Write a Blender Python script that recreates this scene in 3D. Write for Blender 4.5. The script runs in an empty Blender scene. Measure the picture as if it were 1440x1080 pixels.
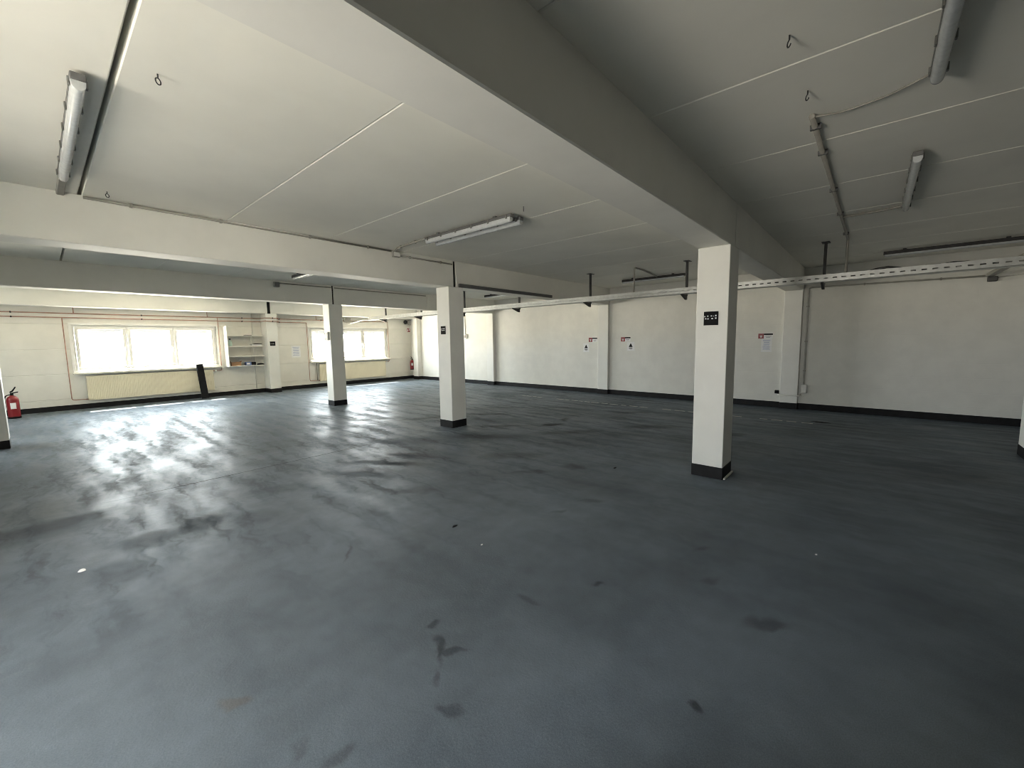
import bpy, bmesh, math, random
from mathutils import Vector, Matrix

C = bpy.context.scene.collection
S = bpy.context.scene
PI = math.pi

# ---------------------------------------------------------------- camera
CAM_H = 1.5
F_PX, YAW, PITCH, ROLL = 581.78, math.radians(41.1597), math.radians(5.9461), math.radians(-0.8791)
fw = Vector((math.cos(YAW) * math.cos(PITCH), math.sin(YAW) * math.cos(PITCH), -math.sin(PITCH)))
rt = Vector((math.sin(YAW), -math.cos(YAW), 0))
up = rt.cross(fw)
cr, sr = math.cos(ROLL), math.sin(ROLL)
r2 = cr * rt + sr * up
u2 = -sr * rt + cr * up
cam = bpy.data.objects.new('camera', bpy.data.cameras.new('camera'))
C.objects.link(cam)
cam.data.sensor_fit = 'HORIZONTAL'
cam.data.sensor_width = 36
cam.data.lens = F_PX / 1440 * 36
cam.data.clip_start = 0.02
cam.data.clip_end = 500
M = Matrix.Identity(4)
for i in range(3):
    M[i][0], M[i][1], M[i][2] = r2[i], u2[i], -fw[i]
M[2][3] = CAM_H
cam.matrix_world = M
S.camera = cam

# ---------------------------------------------------------------- sky, sun, exposure
EXPOSURE = 0.74
SKY = 9.5
SUNWARD = 5.0
SUN = 24.0
S.view_settings.view_transform = 'Standard'
S.view_settings.look = 'None'
S.view_settings.exposure = EXPOSURE
S.view_settings.gamma = 1
S.view_settings.use_curve_mapping = False
S.cycles.filter_width = 1.0

w = bpy.data.worlds.new('daylight')
S.world = w
w.use_nodes = True
nt = w.node_tree
nt.nodes.clear()
out = nt.nodes.new('ShaderNodeOutputWorld')
bg = nt.nodes.new('ShaderNodeBackground')
tc = nt.nodes.new('ShaderNodeTexCoord')
sep = nt.nodes.new('ShaderNodeSeparateXYZ')
ramp = nt.nodes.new('ShaderNodeValToRGB')
mr = nt.nodes.new('ShaderNodeMapRange')
mr.inputs[1].default_value = -1
mr.inputs[2].default_value = 1
nt.links.new(tc.outputs['Generated'], sep.inputs[0])
nt.links.new(sep.outputs['Z'], mr.inputs[0])
nt.links.new(mr.outputs[0], ramp.inputs[0])
e = ramp.color_ramp.elements
e[0].position = 0.0
e[0].color = (1.2, 1.08, 0.89, 1)          # sunlit pale yard
e[1].position = 1.0
e[1].color = (0.70, 0.85, 1.0, 1)
for pos, col in ((0.485, (1.2, 1.12, 0.97, 1)), (0.505, (0.93, 0.97, 1.0, 1)), (0.65, (0.82, 0.92, 1.0, 1))):
    k = e.new(pos)
    k.color = col
nt.links.new(ramp.outputs[0], bg.inputs[0])
# the sky and yard are brighter on the sun's side (+Y)
glow = nt.nodes.new('ShaderNodeMapRange')
glow.interpolation_type = 'SMOOTHSTEP'
for i, q in enumerate((0.1, 0.9, SKY, SKY * SUNWARD)):
    glow.inputs[1 + i].default_value = q
nt.links.new(sep.outputs['Y'], glow.inputs[0])
nt.links.new(glow.outputs[0], bg.inputs[1])
nt.links.new(bg.outputs[0], out.inputs[0])

sun = bpy.data.objects.new('sun', bpy.data.lights.new('sun', 'SUN'))
C.objects.link(sun)
sun.data.energy = SUN
sun.data.angle = math.radians(0.6)
sun.data.color = (1.0, 0.95, 0.86)
sun.location = (4, 40, 40)
sun.rotation_euler = Vector((0.0, -math.cos(math.radians(58)), -math.sin(math.radians(58)))).to_track_quat('-Z', 'Y').to_euler()

# ---------------------------------------------------------------- dimensions
XL, XR, YN, YF = -2.8, 10.32, -3.3, 14.58     # inside faces of the walls
ZC = 2.865                                    # ceiling
ZB = 2.4315                                   # beam undersides
WIN_FAR = [(0.60, 3.52), (6.19, 9.19)]
WZ0, WZ1 = 0.90, 2.05
WIN_ADDED = (11.0, 13.0)                        # unseen window added to brighten the far end
ADDED_GATE = (1.6, 3.2, 2.15)                       # unseen gate added in the left wall to let daylight in


def portal(loc, rot, sx, sz):
    l = bpy.data.lights.new('window_portal', 'AREA')
    l.shape = 'RECTANGLE'
    l.size, l.size_y = sx, sz
    l.cycles.is_portal = True
    o = bpy.data.objects.new('window_portal', l)
    C.objects.link(o)
    o.location = loc
    o.rotation_euler = rot


for a, b in WIN_FAR:
    portal(((a + b) / 2, 14.80, (WZ0 + WZ1) / 2), (math.radians(-90), 0, 0), b - a, WZ1 - WZ0)
portal((XL - 0.22, sum(WIN_ADDED) / 2, (WZ0 + WZ1) / 2), (math.radians(-90), 0, math.radians(90)), WIN_ADDED[1] - WIN_ADDED[0], WZ1 - WZ0)
portal((XL - 0.22, (ADDED_GATE[0] + ADDED_GATE[1]) / 2, ADDED_GATE[2] / 2), (math.radians(-90), 0, math.radians(90)), ADDED_GATE[1] - ADDED_GATE[0], ADDED_GATE[2])


# ---------------------------------------------------------------- materials
class NT:
    def __init__(s, name):
        s.m = bpy.data.materials.new(name)
        s.m.use_nodes = True
        s.t = s.m.node_tree
        s.b = s.t.nodes['Principled BSDF']
        s.co = None

    def n(s, typ, **kw):
        x = s.t.nodes.new('ShaderNode' + typ)
        for k, v in kw.items():
            setattr(x, k, v)
        return x

    def l(s, a, b):
        s.t.links.new(a, b)

    def coord(s):
        if not s.co:
            s.co = s.n('TexCoord').outputs['Object']
        return s.co

    def mapping(s, vec, loc=(0, 0, 0), rot=(0, 0, 0), sc=(1, 1, 1), typ='POINT'):
        x = s.n('Mapping', vector_type=typ)
        x.inputs['Location'].default_value = loc
        x.inputs['Rotation'].default_value = rot
        x.inputs['Scale'].default_value = sc
        s.l(vec, x.inputs[0])
        return x.outputs[0]

    def noise(s, vec, scale, detail=4, rough=.55):
        x = s.n('TexNoise')
        x.inputs['Scale'].default_value = scale
        x.inputs['Detail'].default_value = detail
        x.inputs['Roughness'].default_value = rough
        s.l(vec, x.inputs['Vector'])
        return x.outputs[0]

    def rng(s, v, a, b, c, d, smooth=True):
        x = s.n('MapRange', interpolation_type='SMOOTHSTEP' if smooth else 'LINEAR')
        for i, q in enumerate((a, b, c, d)):
            x.inputs[1 + i].default_value = q
        s.l(v, x.inputs[0])
        return x.outputs[0]

    def math(s, op, a, b=None):
        x = s.n('Math', operation=op)
        for i, q in enumerate((a, b)):
            if q is None:
                continue
            if isinstance(q, (int, float)):
                x.inputs[i].default_value = q
            else:
                s.l(q, x.inputs[i])
        return x.outputs[0]

    def mix(s, fac, a, b, blend='MIX'):
        x = s.n('Mix', data_type='RGBA', blend_type=blend)
        for i, q in ((0, fac), (6, a), (7, b)):
            if isinstance(q, (int, float)):
                x.inputs[i].default_value = q
            elif isinstance(q, tuple):
                x.inputs[i].default_value = (*q, 1) if len(q) == 3 else q
            else:
                s.l(q, x.inputs[i])
        return x.outputs[2]

    def bump(s, h, strength, dist=.01, prev=None):
        x = s.n('Bump')
        x.inputs['Strength'].default_value = strength
        x.inputs['Distance'].default_value = dist
        s.l(h, x.inputs['Height'])
        if prev is not None:
            s.l(prev, x.inputs['Normal'])
        return x.outputs[0]


def paint(name, col, rough=.55, var=.06, scale=6, bump=.08, bscale=90, metal=0, spec=.5):
    a = NT(name)
    c = a.coord()
    f = a.noise(c, scale, 5)
    lo = tuple(max(0, v * (1 - var)) for v in col)
    hi = tuple(min(1, v * (1 + var * .5)) for v in col)
    a.l(a.mix(a.rng(f, .3, .7, 0, 1), lo, hi), a.b.inputs['Base Color'])
    a.b.inputs['Roughness'].default_value = rough
    a.b.inputs['Metallic'].default_value = metal
    a.b.inputs['Specular IOR Level'].default_value = spec
    if bump:
        a.l(a.bump(a.noise(c, bscale, 3), bump, .004), a.b.inputs['Normal'])
    return a.m


def floor_material():
    a = NT('grey painted concrete floor')
    c = a.coord()
    wv = a.n('TexNoise')
    wv.inputs['Scale'].default_value = 5
    wv.inputs['Detail'].default_value = 4
    a.l(c, wv.inputs['Vector'])
    off = a.n('VectorMath', operation='MULTIPLY_ADD')
    a.l(wv.outputs[1], off.inputs[0])
    off.inputs[1].default_value = (.22, .22, 0)
    off.inputs[2].default_value = (-.11, -.11, 0)
    add = a.n('VectorMath', operation='ADD')
    a.l(c, add.inputs[0])
    a.l(off.outputs[0], add.inputs[1])
    wp = add.outputs[0]

    def blob(x, y, rx, ry, ang, amt, soft=.5, vec=wp):
        m = a.mapping(vec, (x, y, 0), (0, 0, math.radians(ang)), (rx, ry, 1), 'TEXTURE')
        ln = a.n('VectorMath', operation='LENGTH')
        a.l(m, ln.inputs[0])
        return a.rng(ln.outputs[1], 1.0, 1.0 - soft, 0, amt)

    # dark scuffs, tyre rubber and stains (x, y, radius along, across, turn, amount)
    dark = [(2.40, .36, .17, .07, -45, .45), (1.64, .47, .05, .035, -50, .65), (1.27, 1.69, .07, .035, -20, .55),
            (1.18, 1.52, .13, .035, 60, .6), (1.20, 1.46, .12, .03, -50, .5), (1.06, 1.40, .08, .03, 40, .4),
            (2.50, 4.40, .55, .16, -60, .35), (2.88, 4.35, .5, .13, -58, .35), (3.2, 4.6, .6, .12, -62, .4),
            (5.95, 4.25, .32, .14, -30, .75), (6.50, 4.35, .25, .10, 20, .55), (5.3, 4.9, .7, .10, -48, .45),
            (4.1, 2.6, .28, .14, -50, .35), (2.16, 1.20, .06, .03, -60, .55), (2.62, .68, .11, .05, -45, .3),
            (3.02, .85, .12, .05, -40, .3), (2.4, 3.45, .45, .12, -50, .25), (4.0, 3.5, .6, .22, -45, .35),
            (6.8, 2.8, .7, .22, -50, .4), (6.9, 1.7, .45, .2, -50, .35), (6.0, 6.0, .8, .12, -55, .5),
            (6.8, 6.3, .9, .08, -50, .45), (7.4, 5.4, .8, .07, -50, .45), (4.4, 7.3, .6, .2, -30, .4), (3.5, 7.1, .6, .2, -20, .3),
            (.98, 1.22, .08, .04, -60, .45), (.60, 1.40, .07, .05, -10, .4), (.52, 1.52, .05, .04, 30, .35),
            (4.6, 4.5, 1.0, .25, -55, .4), (5.6, 3.7, .8, .2, -40, .4), (5.0, 6.6, .9, .15, -30, .45),
            (0.0, 5.2, .5, .22, 10, .35), (2.9, 2.0, .12, .05, -30, .3), (3.3, 1.9, .2, .06, -50, .3), (8.0, 3.6, .5, .15, -50, .35),
            (1.75, 1.45, .10, .03, 70, .3), (1.35, 2.75, .2, .02, 55, .3), (3.6, 2.9, .35, .08, -50, .3)]
    tot = None
    for q in dark:
        v = blob(*q, soft=.75)
        tot = v if tot is None else a.math('MAXIMUM', tot, v)
    # construction joints running with the beams
    for q in [(1.9, 5.56, 1.85, .014, 1.2, .55), (2.3, 6.42, 2.1, .01, .8, .3)]:
        tot = a.math('MAXIMUM', tot, blob(*q, soft=.4, vec=c))
    # worn dull patches: no gloss left
    dull = None
    for q in [(.80, 4.22, .24, .22, 20, 1), (.45, 4.18, .26, .22, -10, 1), (.24, 3.75, .18, .26, 10, .9), (-.15, 5.1, .55, .35, 0, 1), (1.15, 4.0, .2, .2, 0, .5),
              (2.35, 4.35, .55, .14, -62, .9), (2.72, 4.6, .55, .12, -62, .9), (3.15, 4.5, .5, .12, -62, .9), (1.5, 4.6, .4, .2, -20, .6),
              (3.6, 5.3, .8, .3, -50, .8), (4.5, 4.6, 1.2, .5, -50, .7), (5.5, 5.5, 1.4, .35, -50, .7)]:
        v = blob(*q, soft=.55)
        dull = v if dull is None else a.math('MAXIMUM', dull, v)
    ochre = blob(.41, 1.95, .10, .05, -45, .35, .7)
    cloud = a.rng(a.noise(c, .75, 6, .6), .3, .7, .74, 1.12)
    mott = a.rng(a.noise(c, 7, 5, .6), .3, .75, .92, 1.05)
    streak = a.noise(a.mapping(wp, rot=(0, 0, math.radians(-35)), sc=(3.4, .5, 1)), 1.6, 7, .66)
    # worn lanes: rubbed by traffic in the middle of the hall, hardly at all at the near end
    sx = a.n('SeparateXYZ')
    a.l(c, sx.inputs[0])
    lane = a.rng(sx.outputs[1], 1.6, 4.4, .06, 1)
    streak_d = a.math('MULTIPLY', a.rng(streak, .50, .70, 0, .55), lane)
    col = a.mix(1, (.150, .177, .208), a.math('MULTIPLY', cloud, mott), 'MULTIPLY')
    col = a.mix(tot, col, (.018, .018, .018))
    col = a.mix(a.math('MULTIPLY', streak_d, .8), col, (.035, .035, .034))
    col = a.mix(ochre, col, (.12, .09, .05))
    col = a.mix(a.math('MULTIPLY', dull, .28), col, (.06, .066, .075))  # darker colour stands in for the sheen these patches lack
    grain = a.rng(a.noise(c, 210, 2), .3, .7, .86, 1.12)
    col = a.mix(1, col, grain, 'MULTIPLY')
    pale = a.rng(a.noise(wp, 2.3, 7, .7), .60, .74, 0, .22)
    col = a.mix(pale, col, (.26, .28, .29))
    a.l(col, a.b.inputs['Base Color'])
    rough = a.rng(streak, .38, .66, .37, .64)
    rough = a.math('ADD', rough, a.math('MULTIPLY', a.math('SUBTRACT', a.noise(c, 3.2, 6, .65), .5), .25))
    rough = a.math('ADD', rough, a.math('MULTIPLY', dull, .22))
    rough = a.math('ADD', rough, a.math('MULTIPLY', tot, .15))
    a.l(rough, a.b.inputs['Roughness'])
    a.b.inputs['Specular IOR Level'].default_value = .05
    b1 = a.bump(a.noise(c, 85, 3), .28, .004)
    b2 = a.bump(a.noise(c, 14, 4), .14, .012, b1)
    a.l(b2, a.b.inputs['Normal'])
    return a.m


def brick_paint(name, col):
    a = NT(name)
    c = a.coord()
    sp = a.n('SeparateXYZ')
    a.l(c, sp.inputs[0])
    cb = a.n('CombineXYZ')
    a.l(sp.outputs[1], cb.inputs[0])
    a.l(sp.outputs[2], cb.inputs[1])
    br = a.n('TexBrick')
    br.inputs['Scale'].default_value = 1
    br.inputs['Brick Width'].default_value = .5
    br.inputs['Row Height'].default_value = .25
    br.inputs['Mortar Size'].default_value = .006
    br.inputs['Mortar Smooth'].default_value = .6
    a.l(cb.outputs[0], br.inputs['Vector'])
    f = a.noise(c, 3, 6)
    a.l(a.mix(a.rng(f, .3, .7, 0, 1), tuple(v * .93 for v in col), col), a.b.inputs['Base Color'])
    a.b.inputs['Roughness'].default_value = .6
    inv = a.math('SUBTRACT', 1, br.outputs['Fac'])
    b = a.bump(inv, .25, .004)
    a.l(a.bump(a.noise(c, 45, 4), .15, .006, b), a.b.inputs['Normal'])
    return a.m


def glass_mat(name='window glass', tint=(.96, .98, .97, 1)):
    a = NT(name)
    g = a.n('BsdfGlossy')
    g.inputs['Roughness'].default_value = .02
    t = a.n('BsdfTransparent')
    t.inputs[0].default_value = tint
    lw = a.n('LayerWeight')
    lw.inputs[0].default_value = .5
    fr = a.math('ADD', .035, a.math('MULTIPLY', a.math('POWER', lw.outputs['Facing'], 5), .7))
    # faint streaks of dust on the pane
    d = a.n('BsdfDiffuse')
    d.inputs[0].default_value = (.8, .8, .8, 1)
    mx = a.n('MixShader')
    a.l(fr, mx.inputs[0])
    a.l(t.outputs[0], mx.inputs[1])
    a.l(g.outputs[0], mx.inputs[2])
    m2 = a.n('MixShader')
    a.l(a.rng(a.noise(a.coord(), 9, 4), .5, .9, 0, .06), m2.inputs[0])
    a.l(mx.outputs[0], m2.inputs[1])
    a.l(d.outputs[0], m2.inputs[2])
    a.t.nodes.remove(a.b)
    a.l(m2.outputs[0], a.t.nodes['Material Output'].inputs[0])
    return a.m


def translucent(name, col, tcol, fac):
    a = NT(name)
    d = a.n('BsdfDiffuse')
    t = a.n('BsdfTranslucent')
    c = a.coord()
    v = a.rng(a.noise(c, 12, 4), .3, .7, .9, 1.0)
    a.l(a.mix(1, col, v, 'MULTIPLY'), d.inputs[0])
    a.l(a.mix(1, tcol, v, 'MULTIPLY'), t.inputs[0])
    mx = a.n('MixShader')
    mx.inputs[0].default_value = fac
    a.l(d.outputs[0], mx.inputs[1])
    a.l(t.outputs[0], mx.inputs[2])
    a.t.nodes.remove(a.b)
    a.l(mx.outputs[0], a.t.nodes['Material Output'].inputs[0])
    return a.m


m_floor = floor_material()
m_wall = paint('cream white wall paint', (.75, .73, .67), .6, .05, 2.5, .10, 60)
m_brick = brick_paint('white painted blockwork', (.745, .735, .685))
m_dull = paint('grey rendered wall', (.50, .50, .48), .8, .1, 2, .1, 30)
m_ceil = paint('white concrete ceiling', (.80, .785, .715), .65, .05, 1.2, .06, 70)
m_beam = paint('white painted concrete beam', (.73, .72, .67), .6, .06, 1.6, .08, 60)
m_col = paint('white painted column', (.77, .765, .725), .5, .04, 2.5, .06, 60)
m_black = paint('black skirting paint', (.012, .012, .013), .6, .3, 9, .1, 60, spec=.2)
m_gap = paint('black joint shade', (.008, .008, .008), .9, .2, 20, .2, 40)
m_upvc = paint('white window plastic', (.78, .77, .73), .35, .03, 3, 0)
m_sill = paint('cream stone sill', (.72, .68, .58), .4, .05, 8, .03)
m_glass = glass_mat('grey tinted window glass', (.86, .86, .84, 1))
m_clear = glass_mat('clear window glass')
m_shut = translucent('pale grey roller shutter', (.6, .63, .68), (.33, .37, .45), .05)
m_rad = paint('cream radiator enamel', (.72, .66, .50), .4, .03, 3, .02)
m_copper = paint('pinkish copper pipe', (.42, .24, .18), .5, .25, 6, .03, 60, .25)
m_red = paint('red enamel', (.24, .010, .016), .35, .1, 6, 0)
m_blackp = paint('black plastic', (.008, .008, .009), .7, .2, 8, .05, spec=.15)
m_white = paint('white paper', (.80, .80, .80), .8, .03, 12, 0)
m_blueish = paint('pale blue print', (.42, .46, .62), .8, .1, 20, 0)
m_grey = paint('grey print', (.28, .28, .30), .8, .1, 20, 0)
m_zinc = paint('galvanised steel', (.52, .53, .52), .42, .12, 14, .03, 60, .6)
m_dsteel = paint('dark steel', (.035, .035, .036), .5, .2, 10, .05, 60, .3)
m_cond = paint('grey plastic conduit', (.27, .26, .23), .5, .1, 8, .02)
m_condm = paint('pale grey plastic conduit', (.50, .49, .45), .5, .1, 8, .02)
m_condw = paint('white plastic conduit', (.72, .71, .66), .45, .06, 8, .02)
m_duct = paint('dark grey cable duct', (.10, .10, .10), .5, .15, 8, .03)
m_house_shaded = paint('shaded luminaire housing', (.12, .12, .12), .5, .1, 8, .02)  # darkened so the colour carries the housings' shadowed sides
m_clip = paint('luminaire clip', (.20, .20, .19), .35, .1, 10, 0, metal=.6)
m_diff = paint('grey ribbed diffuser', (.50, .52, .53), .22, .08, 30, 0, spec=.6)
m_cable = paint('grey cable sheath', (.24, .24, .23), .55, .2, 12, .02)
m_cabd = paint('black cable sheath', (.04, .04, .04), .5, .2, 12, .02)
m_board = paint('white laminate', (.80, .78, .72), .4, .04, 4, 0)
m_card = paint('brown cardboard', (.30, .17, .09), .8, .15, 12, .03)
m_blue = paint('blue and white carton', (.10, .16, .34), .6, .2, 15, 0)
m_bottle = paint('pale green plastic', (.50, .66, .60), .25, .08, 8, 0)
m_mark = paint('worn white floor line', (.50, .50, .47), .7, .3, 14, .05)


# ---------------------------------------------------------------- mesh helpers
class G:
    def __init__(s, T=None):
        s.bm = bmesh.new()
        s.T = T

    def _tag(s):
        return len(s.bm.verts)

    def _vert(s, p):
        return s.bm.verts.new(s.T(*p) if s.T else p)

    def box(s, x0, x1, y0, y1, z0, z1, bev=0, seg=1):
        vs = [s._vert(p) for p in ((x0, y0, z0), (x1, y0, z0), (x1, y1, z0), (x0, y1, z0),
                                   (x0, y0, z1), (x1, y0, z1), (x1, y1, z1), (x0, y1, z1))]
        fs = [s.bm.faces.new([vs[i] for i in f]) for f in
              ((0, 3, 2, 1), (4, 5, 6, 7), (0, 1, 5, 4), (1, 2, 6, 5), (2, 3, 7, 6), (3, 0, 4, 7))]
        if bev:
            es = list({e for f in fs for e in f.edges})
            bmesh.ops.bevel(s.bm, geom=es, offset=bev, segments=seg, affect='EDGES', profile=.5)
        return s

    def prism(s, pts, axis, a, b):
        """pts: 2-D outline, swept along axis ('x','y','z') from a to b"""
        def P(u, v, t):
            return {'x': (t, u, v), 'y': (u, t, v), 'z': (u, v, t)}[axis]
        A = [s._vert(P(u, v, a)) for u, v in pts]
        B = [s._vert(P(u, v, b)) for u, v in pts]
        n = len(pts)
        s.bm.faces.new(A[::-1])
        s.bm.faces.new(B)
        for i in range(n):
            s.bm.faces.new((A[i], A[(i + 1) % n], B[(i + 1) % n], B[i]))
        return s

    def tube(s, path, r, seg=10, caps=True):
        path = [Vector(p) for p in path]
        rings = []
        prev = None
        for i, p in enumerate(path):
            if i == 0:
                d = path[1] - p
            elif i == len(path) - 1:
                d = p - path[i - 1]
            else:
                d = (path[i + 1] - p).normalized() + (p - path[i - 1]).normalized()
            d.normalize()
            if prev is None:
                ref = Vector((0, 0, 1)) if abs(d.z) < .9 else Vector((1, 0, 0))
                u = d.cross(ref).normalized()
            else:
                u = (prev - d * prev.dot(d)).normalized()
            prev = u
            v = d.cross(u)
            rr = r[i] if isinstance(r, (list, tuple)) else r
            rings.append([s._vert(tuple(p + rr * (math.cos(2 * PI * k / seg) * u + math.sin(2 * PI * k / seg) * v))) for k in range(seg)])
        for a, b in zip(rings, rings[1:]):
            for k in range(seg):
                f = s.bm.faces.new((a[k], a[(k + 1) % seg], b[(k + 1) % seg], b[k]))
                f.smooth = True
        if caps:
            s.bm.faces.new(rings[0][::-1])
            s.bm.faces.new(rings[-1])
        return s

    def lathe(s, prof, cx, cy, cz=0, seg=24):
        rings = [[s._vert((cx + r * math.cos(2 * PI * k / seg), cy + r * math.sin(2 * PI * k / seg), cz + z)) for k in range(seg)] for r, z in prof]
        for a, b in zip(rings, rings[1:]):
            for k in range(seg):
                f = s.bm.faces.new((a[k], a[(k + 1) % seg], b[(k + 1) % seg], b[k]))
                f.smooth = True
        s.bm.faces.new(rings[0][::-1])
        s.bm.faces.new(rings[-1])
        return s


def obj(name, g, mat, parent=None, loc=None):
    bmesh.ops.recalc_face_normals(g.bm, faces=g.bm.faces)
    me = bpy.data.meshes.new(name)
    if parent is not None:
        base = Vector(parent.location)
        if parent.parent:
            base = base + Vector(parent.parent.location)
    else:
        base = Vector(loc) if loc else Vector((0, 0, 0))
    bmesh.ops.translate(g.bm, vec=-base, verts=g.bm.verts)
    g.bm.to_mesh(me)
    g.bm.free()
    me.materials.append(mat)
    o = bpy.data.objects.new(name, me)
    C.objects.link(o)
    if parent is not None:
        o.parent = parent
    else:
        o.location = base
    return o


def tag(o, label, cat, group=None):
    o['label'] = label
    o['category'] = cat
    if group:
        o['group'] = group
    return o


def thing(name, label, cat, loc=(0, 0, 0), group=None):
    o = bpy.data.objects.new(name, None)
    C.objects.link(o)
    o.location = loc
    o.empty_display_size = .1
    return tag(o, label, cat, group)


def struct(name, g, mat):
    o = obj(name, g, mat)
    o['kind'] = 'structure'
    return o


def dup(src, delta, label, group=None):
    r = src.copy()
    C.objects.link(r)
    r.location = Vector(src.location) + Vector(delta)
    r['label'] = label
    if group:
        r['group'] = group
    for ch in list(src.children):
        c = ch.copy()
        C.objects.link(c)
        c.parent = r
        for gch in ch.children:
            d = gch.copy()
            C.objects.link(d)
            d.parent = c
    return r


def fillet(path, r, n=5):
    P = [Vector(p) for p in path]
    res = [P[0]]
    for i in range(1, len(P) - 1):
        a = (P[i - 1] - P[i]).normalized()
        b = (P[i + 1] - P[i]).normalized()
        rr = min(r, (P[i - 1] - P[i]).length * .45, (P[i + 1] - P[i]).length * .45)
        s, t = P[i] + a * rr, P[i] + b * rr
        for k in range(n + 1):
            q = k / n
            res.append((1 - q) ** 2 * s + 2 * q * (1 - q) * P[i] + q * q * t)
    res.append(P[-1])
    return res


# ---------------------------------------------------------------- setting: floor, ceiling, walls
struct('floor', G().box(XL - .3, XR + .3, YN - .3, YF + .3, -.2, 0), m_floor)

g = G()
seams = [.38 + 1.126 * k for k in range(-5, 10)]
edges = [XL] + [s for s in seams if XL + .1 < s < XR - .1] + [XR]
for a, b in zip(edges, edges[1:]):
    ga = .013 if abs(a - .38) < .01 else .002
    gb = .013 if abs(b - .38) < .01 else .002
    bev = .006
    x0, x1 = a + ga, b - gb
    g.prism([(x0, ZC + .12), (x0, ZC + bev), (x0 + bev, ZC), (x1 - bev, ZC), (x1, ZC + bev), (x1, ZC + .12)], 'y', YN, YF)
g.box(XL - .3, XR + .3, YN - .3, YF + .3, ZC + .10, ZC + .35)
struct('ceiling', g, m_ceil)


def far_T(u, d, z):
    return (u, YF + d, z)


def left_T(u, d, z):
    return (XL - d, u, z)


def panel_wall(T, u0, u1, wins, thick=.20):
    """wall of grooved facing boards; wins = [(u0, u1, z0, z1), ...]"""
    g = G(T)
    zs = [0, .27, .87, 1.465, 2.06, ZC]
    holes = sorted(wins)
    for p, q in zip(zs, zs[1:]):
        x = u0
        for a, b, h0, h1 in holes:
            board(g, x, a, p + .003, q - .003)
            if h0 > p + .01:
                board(g, a, b, p + .003, min(q, h0) - .001)
            if h1 < q - .01:
                board(g, a, b, max(p, h1) + .001, q - .003)
            x = b
        board(g, x, u1, p + .003, q - .003)
    x = u0
    for a, b, h0, h1 in holes:
        g.box(x, a, .012, thick, 0, ZC + .2)
        if h0 > 0:
            g.box(a, b, .012, thick, 0, h0)
        g.box(a, b, .012, thick, h1, ZC + .2)
        x = b
    g.box(x, u1, .012, thick, 0, ZC + .2)
    return g


def board(g, a, b, p, q):
    c = .006
    pr = [(.012, p), (.004, p), (0, p + c), (0, q - c), (.004, q), (.012, q)]
    A = [g._vert((a, d, z)) for d, z in pr]
    B = [g._vert((b, d, z)) for d, z in pr]
    n = len(pr)
    g.bm.faces.new(A)
    g.bm.faces.new(B[::-1])
    for i in range(n):
        g.bm.faces.new((A[i], B[i], B[(i + 1) % n], A[(i + 1) % n]))


struct('wall_far', panel_wall(far_T, XL - .2, XR + .2, [(a, b, WZ0, WZ1) for a, b in WIN_FAR]), m_wall)
struct('wall_left', panel_wall(left_T, YN - .2, YF + .012, [(ADDED_GATE[0], ADDED_GATE[1], 0, ADDED_GATE[2]), (*WIN_ADDED, WZ0, WZ1)]), m_wall)
struct('wall_right', G().box(XR, XR + .3, YN - .2, YF + .2, 0, ZC + .2), m_brick)
struct('wall_near', G().box(XL - .2, XR + .01, YN - .3, YN, 0, ZC + .2), m_dull)

SK = .125
struct('baseboard_far', G().box(XL, XR, YF - .012, YF, 0, SK - .005, .003), m_black)
struct('baseboard_right', G().box(XR - .012, XR, YN, YF - .012, 0, SK, .003), m_black)
struct('baseboard_left', G().box(XL, XL + .012, 4.06, YF - .012, 0, SK, .003), m_black)
struct('baseboard_near', G().box(-.108, XR - .012, YN, YN + .012, 0, SK, .003), m_black)


# ---------------------------------------------------------------- windows
def window(name, T, a, b, shutter=True, handles=(1, 1, 0), WZ1=2.05, WZ0=.90):
    def ring(g, u0, u1, z0, z1, wd, d0, d1, bev=.004):
        g.box(u0, u1, d0, d1, z1 - wd, z1, bev)
        g.box(u0, u1, d0, d1, z0, z0 + wd, bev)
        g.box(u0, u0 + wd, d0, d1, z0 + wd, z1 - wd, bev)
        g.box(u1 - wd, u1, d0, d1, z0 + wd, z1 - wd, bev)
    g = G(T)
    ring(g, a, b, WZ0, WZ1, .045, .055, .125)
    wd = (b - a - .09 - .04) / 3
    us = []
    u = a + .045
    for k in range(3):
        us.append((u, u + wd))
        u += wd
        if k < 2:
            g.box(u - .0, u + .02, .055, .125, WZ0 + .045, WZ1 - .045, .003)
            u += .02
    w = struct(name, g, m_upvc)
    # plaster reveal moulding on the wall face
    g = G(T)
    ring(g, a - .05, b + .05, WZ0 - .01, WZ1 + .05, .05, -.014, .03, .004)
    obj('window_casing', g, m_upvc, w)
    g = G(T)
    g.box(a - .06, b + .06, -.15, .06, WZ0 - .052, WZ0 - .005, .008, 2)
    obj('window_sill', g, m_sill, w)
    for k, (p, q) in enumerate(us):
        g = G(T)
        ring(g, p + .004, q - .004, WZ0 + .049, WZ1 - .049, .062, .040, .105, .006)
        s = obj('window_sash', g, m_upvc, w)
        obj('window_pane', G(T).box(p + .06, q - .06, .070, .076, WZ0 + .105, WZ1 - .105), m_glass if shutter else m_clear, s)
        hu = q - .035 if handles[k] else p + .035
        g = G(T)
        g.box(hu - .014, hu + .014, .028, .041, 1.42, 1.52, .004)
        g.box(hu - .010, hu + .010, -.015, .029, 1.46, 1.48, .003)
        g.box(hu - .011, hu + .011, -.028, -.014, 1.36, 1.48, .004)
        obj('window_handle', g, m_upvc, s)
    if shutter:
        g = G(T)
        z = 1.815
        while z < WZ1:
            g.box(a + .03, b - .03, .150, .160, z, min(z + .040, WZ1), .003)
            z += .0402
        obj('roller_shutter', g, m_shut, w)
    return w


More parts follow.
